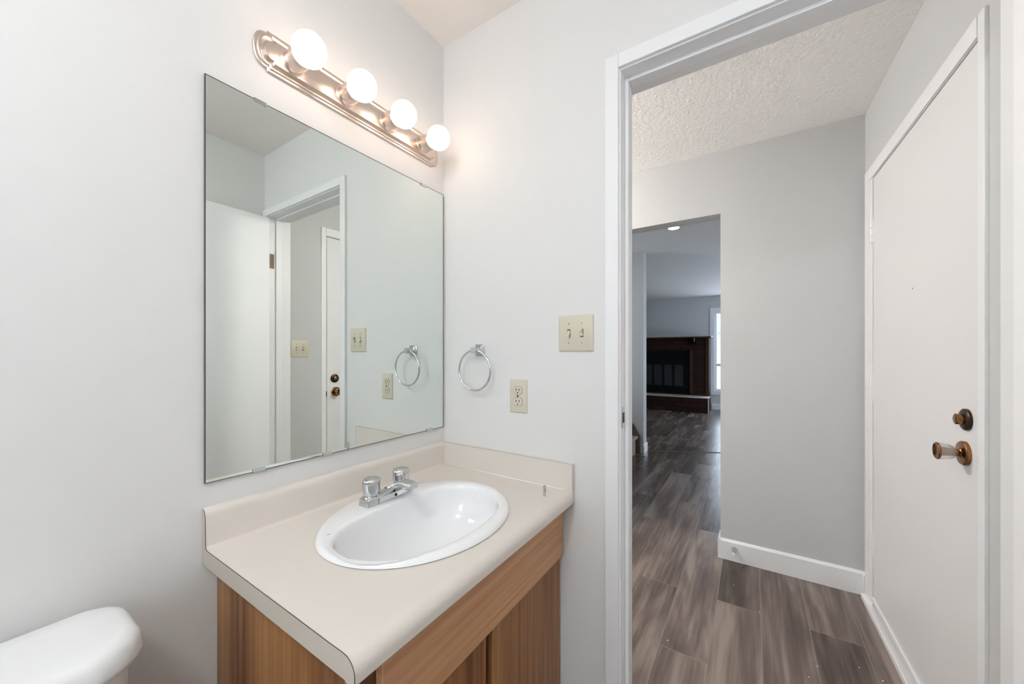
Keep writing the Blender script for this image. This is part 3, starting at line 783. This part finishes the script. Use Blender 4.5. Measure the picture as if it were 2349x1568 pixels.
# paint flecks on the floor
for i, (x, y) in enumerate(((.86, -1.37), (.83, -1.43), (.70, -1.20), (.78, -1.235), (1.02, -1.05), (1.19, -.94), (1.83, -.62), (1.75, -.36), (.60, -.72))):
    bm = bmesh.new(); r = .0016 + .0012 * random.random()
    pts = [(x + r * (.7 + .5 * random.random()) * math.cos(a), y + r * (.7 + .5 * random.random()) * math.sin(a), .0002) for a in [2 * PI * k / 6 for k in range(6)]]
    extrude_poly(bm, pts, (0, 0, .0012))
    o = obj('paint_fleck', bm, 'lightdot', None, origin=(x, y, 0))
    tag(o, 'tiny white paint fleck lying on the dark plank floor', 'paint fleck', 'paint flecks on the plank floor')

# ================================================================== STAIRS
sc = thing('carpeted_stairs', (3.1, .165, 0), 'beige carpeted stairs beyond the hall opening, rising to the left', 'stairs')
for k in range(7):
    y0 = .165 + k * .25; z1 = .215 + k * .19
    bm = bmesh.new(); prof = [(y0, 0), (y0, z1 - .045), (y0 - .012, z1 - .040)]
    for q in range(7):
        a = -PI / 2 + PI * q / 6; prof.append((y0 - .012 - .018 * math.cos(a), z1 - .020 + .018 * math.sin(a)))
    prof += [(y0 + .25, z1), (y0 + .25, 0)]
    loft(bm, [[Vector((x, y, z)) for y, z in prof] for x in (2.65, 3.505)])
    obj('step', bm, 'carpet', sc, smooth=35)
bm = bmesh.new(); extrude_poly(bm, [(3.51, .12, 0), (3.51, .12, .20), (3.51, .20, .34), (3.51, 1.9, 1.64), (3.51, 1.9, 0)], (.038, 0, 0))
obj('skirt_board', bm, 'skirt', sc)

# ================================================================== FIREPLACE
FPX = 7.62; fy0, fy1 = -.265, 1.72
fp = thing('brick_fireplace', (7.8, .7, 0), 'dark brown brick fireplace with mantel and raised hearth in the far room', 'fireplace')
oy0, oy1, oz0, oz1 = .095, 1.45, .34, 1.275
bm = bmesh.new()
box(bm, FPX, 7.998, fy0, oy0, 0, 1.53); box(bm, FPX, 7.998, oy1, fy1, 0, 1.53); box(bm, FPX, 7.998, oy0, oy1, oz1, 1.53); box(bm, FPX, 7.998, oy0, oy1, 0, oz0)
obj('brick_surround', bm, 'brick', fp)
obj('mantel_shelf', B(FPX - .15, 7.998, fy0 - .035, fy1 + .03, 1.53, 1.572, bev=.004), 'brownwood', fp)
m_ = obj('mantel_edge', B(FPX - .156, FPX - .150, fy0 - .04, fy1 + .03, 1.556, 1.574), 'stone', fp)
m_['label'] = 'pale front edge of the mantel'
obj('mantel_corner', B(FPX - .153, FPX + .03, fy0 - .06, fy0 - .035, 1.535, 1.572), 'stone', fp)
obj('mantel_bracket', B(FPX - .10, FPX, -.02, .02, 1.40, 1.53), 'black', fp)
obj('hook', B(FPX - .105, FPX - .10, -.008, .006, 1.46, 1.53), 'stone', fp)
obj('corner_post', B(FPX - .012, FPX, fy0 - .002, fy0 + .06, .32, 1.53), 'brownwood', fp)
obj('opening_trim', B(FPX - .02, FPX, oy0 - .055, oy0, oz0, oz1), 'brownwood', fp)
hb = obj('hearth', B(7.26, FPX, fy0 - .015, fy1, 0, .30), 'brick', fp)
obj('hearth_slab', B(7.245, FPX - .001, fy0 - .03, fy1 + .01, .30, .314), 'stone', fp)
obj('hearth_corner', B(7.25, 7.262, fy0 - .032, fy0 - .010, .0, .30), 'stone', fp)
obj('firebox_back', B(7.9, 7.95, oy0, oy1, oz0, oz1), 'black', fp)
bm = bmesh.new(); gy = [.232, .405, .448, .615, .658, .830, .873, 1.045, 1.09, 1.26]
box(bm, FPX + .02, FPX + .05, oy0, oy1, .96, oz1); box(bm, FPX + .02, FPX + .05, oy0, oy1, oz0, .50)
box(bm, FPX + .02, FPX + .05, oy0, .232, .50, .96); box(bm, FPX + .02, FPX + .05, 1.26, oy1, .50, .96)
for a_, b_ in ((.405, .448), (.615, .658), (.830, .873), (1.045, 1.09)): box(bm, FPX + .015, FPX + .05, a_, b_, .50, .96)
obj('firebox_frame', bm, 'black', fp)
for k in range(5):
    g_ = obj('glass_door', B(FPX + .03, FPX + .036, gy[2 * k], gy[2 * k + 1], .50, .96), 'fireglass', fp)
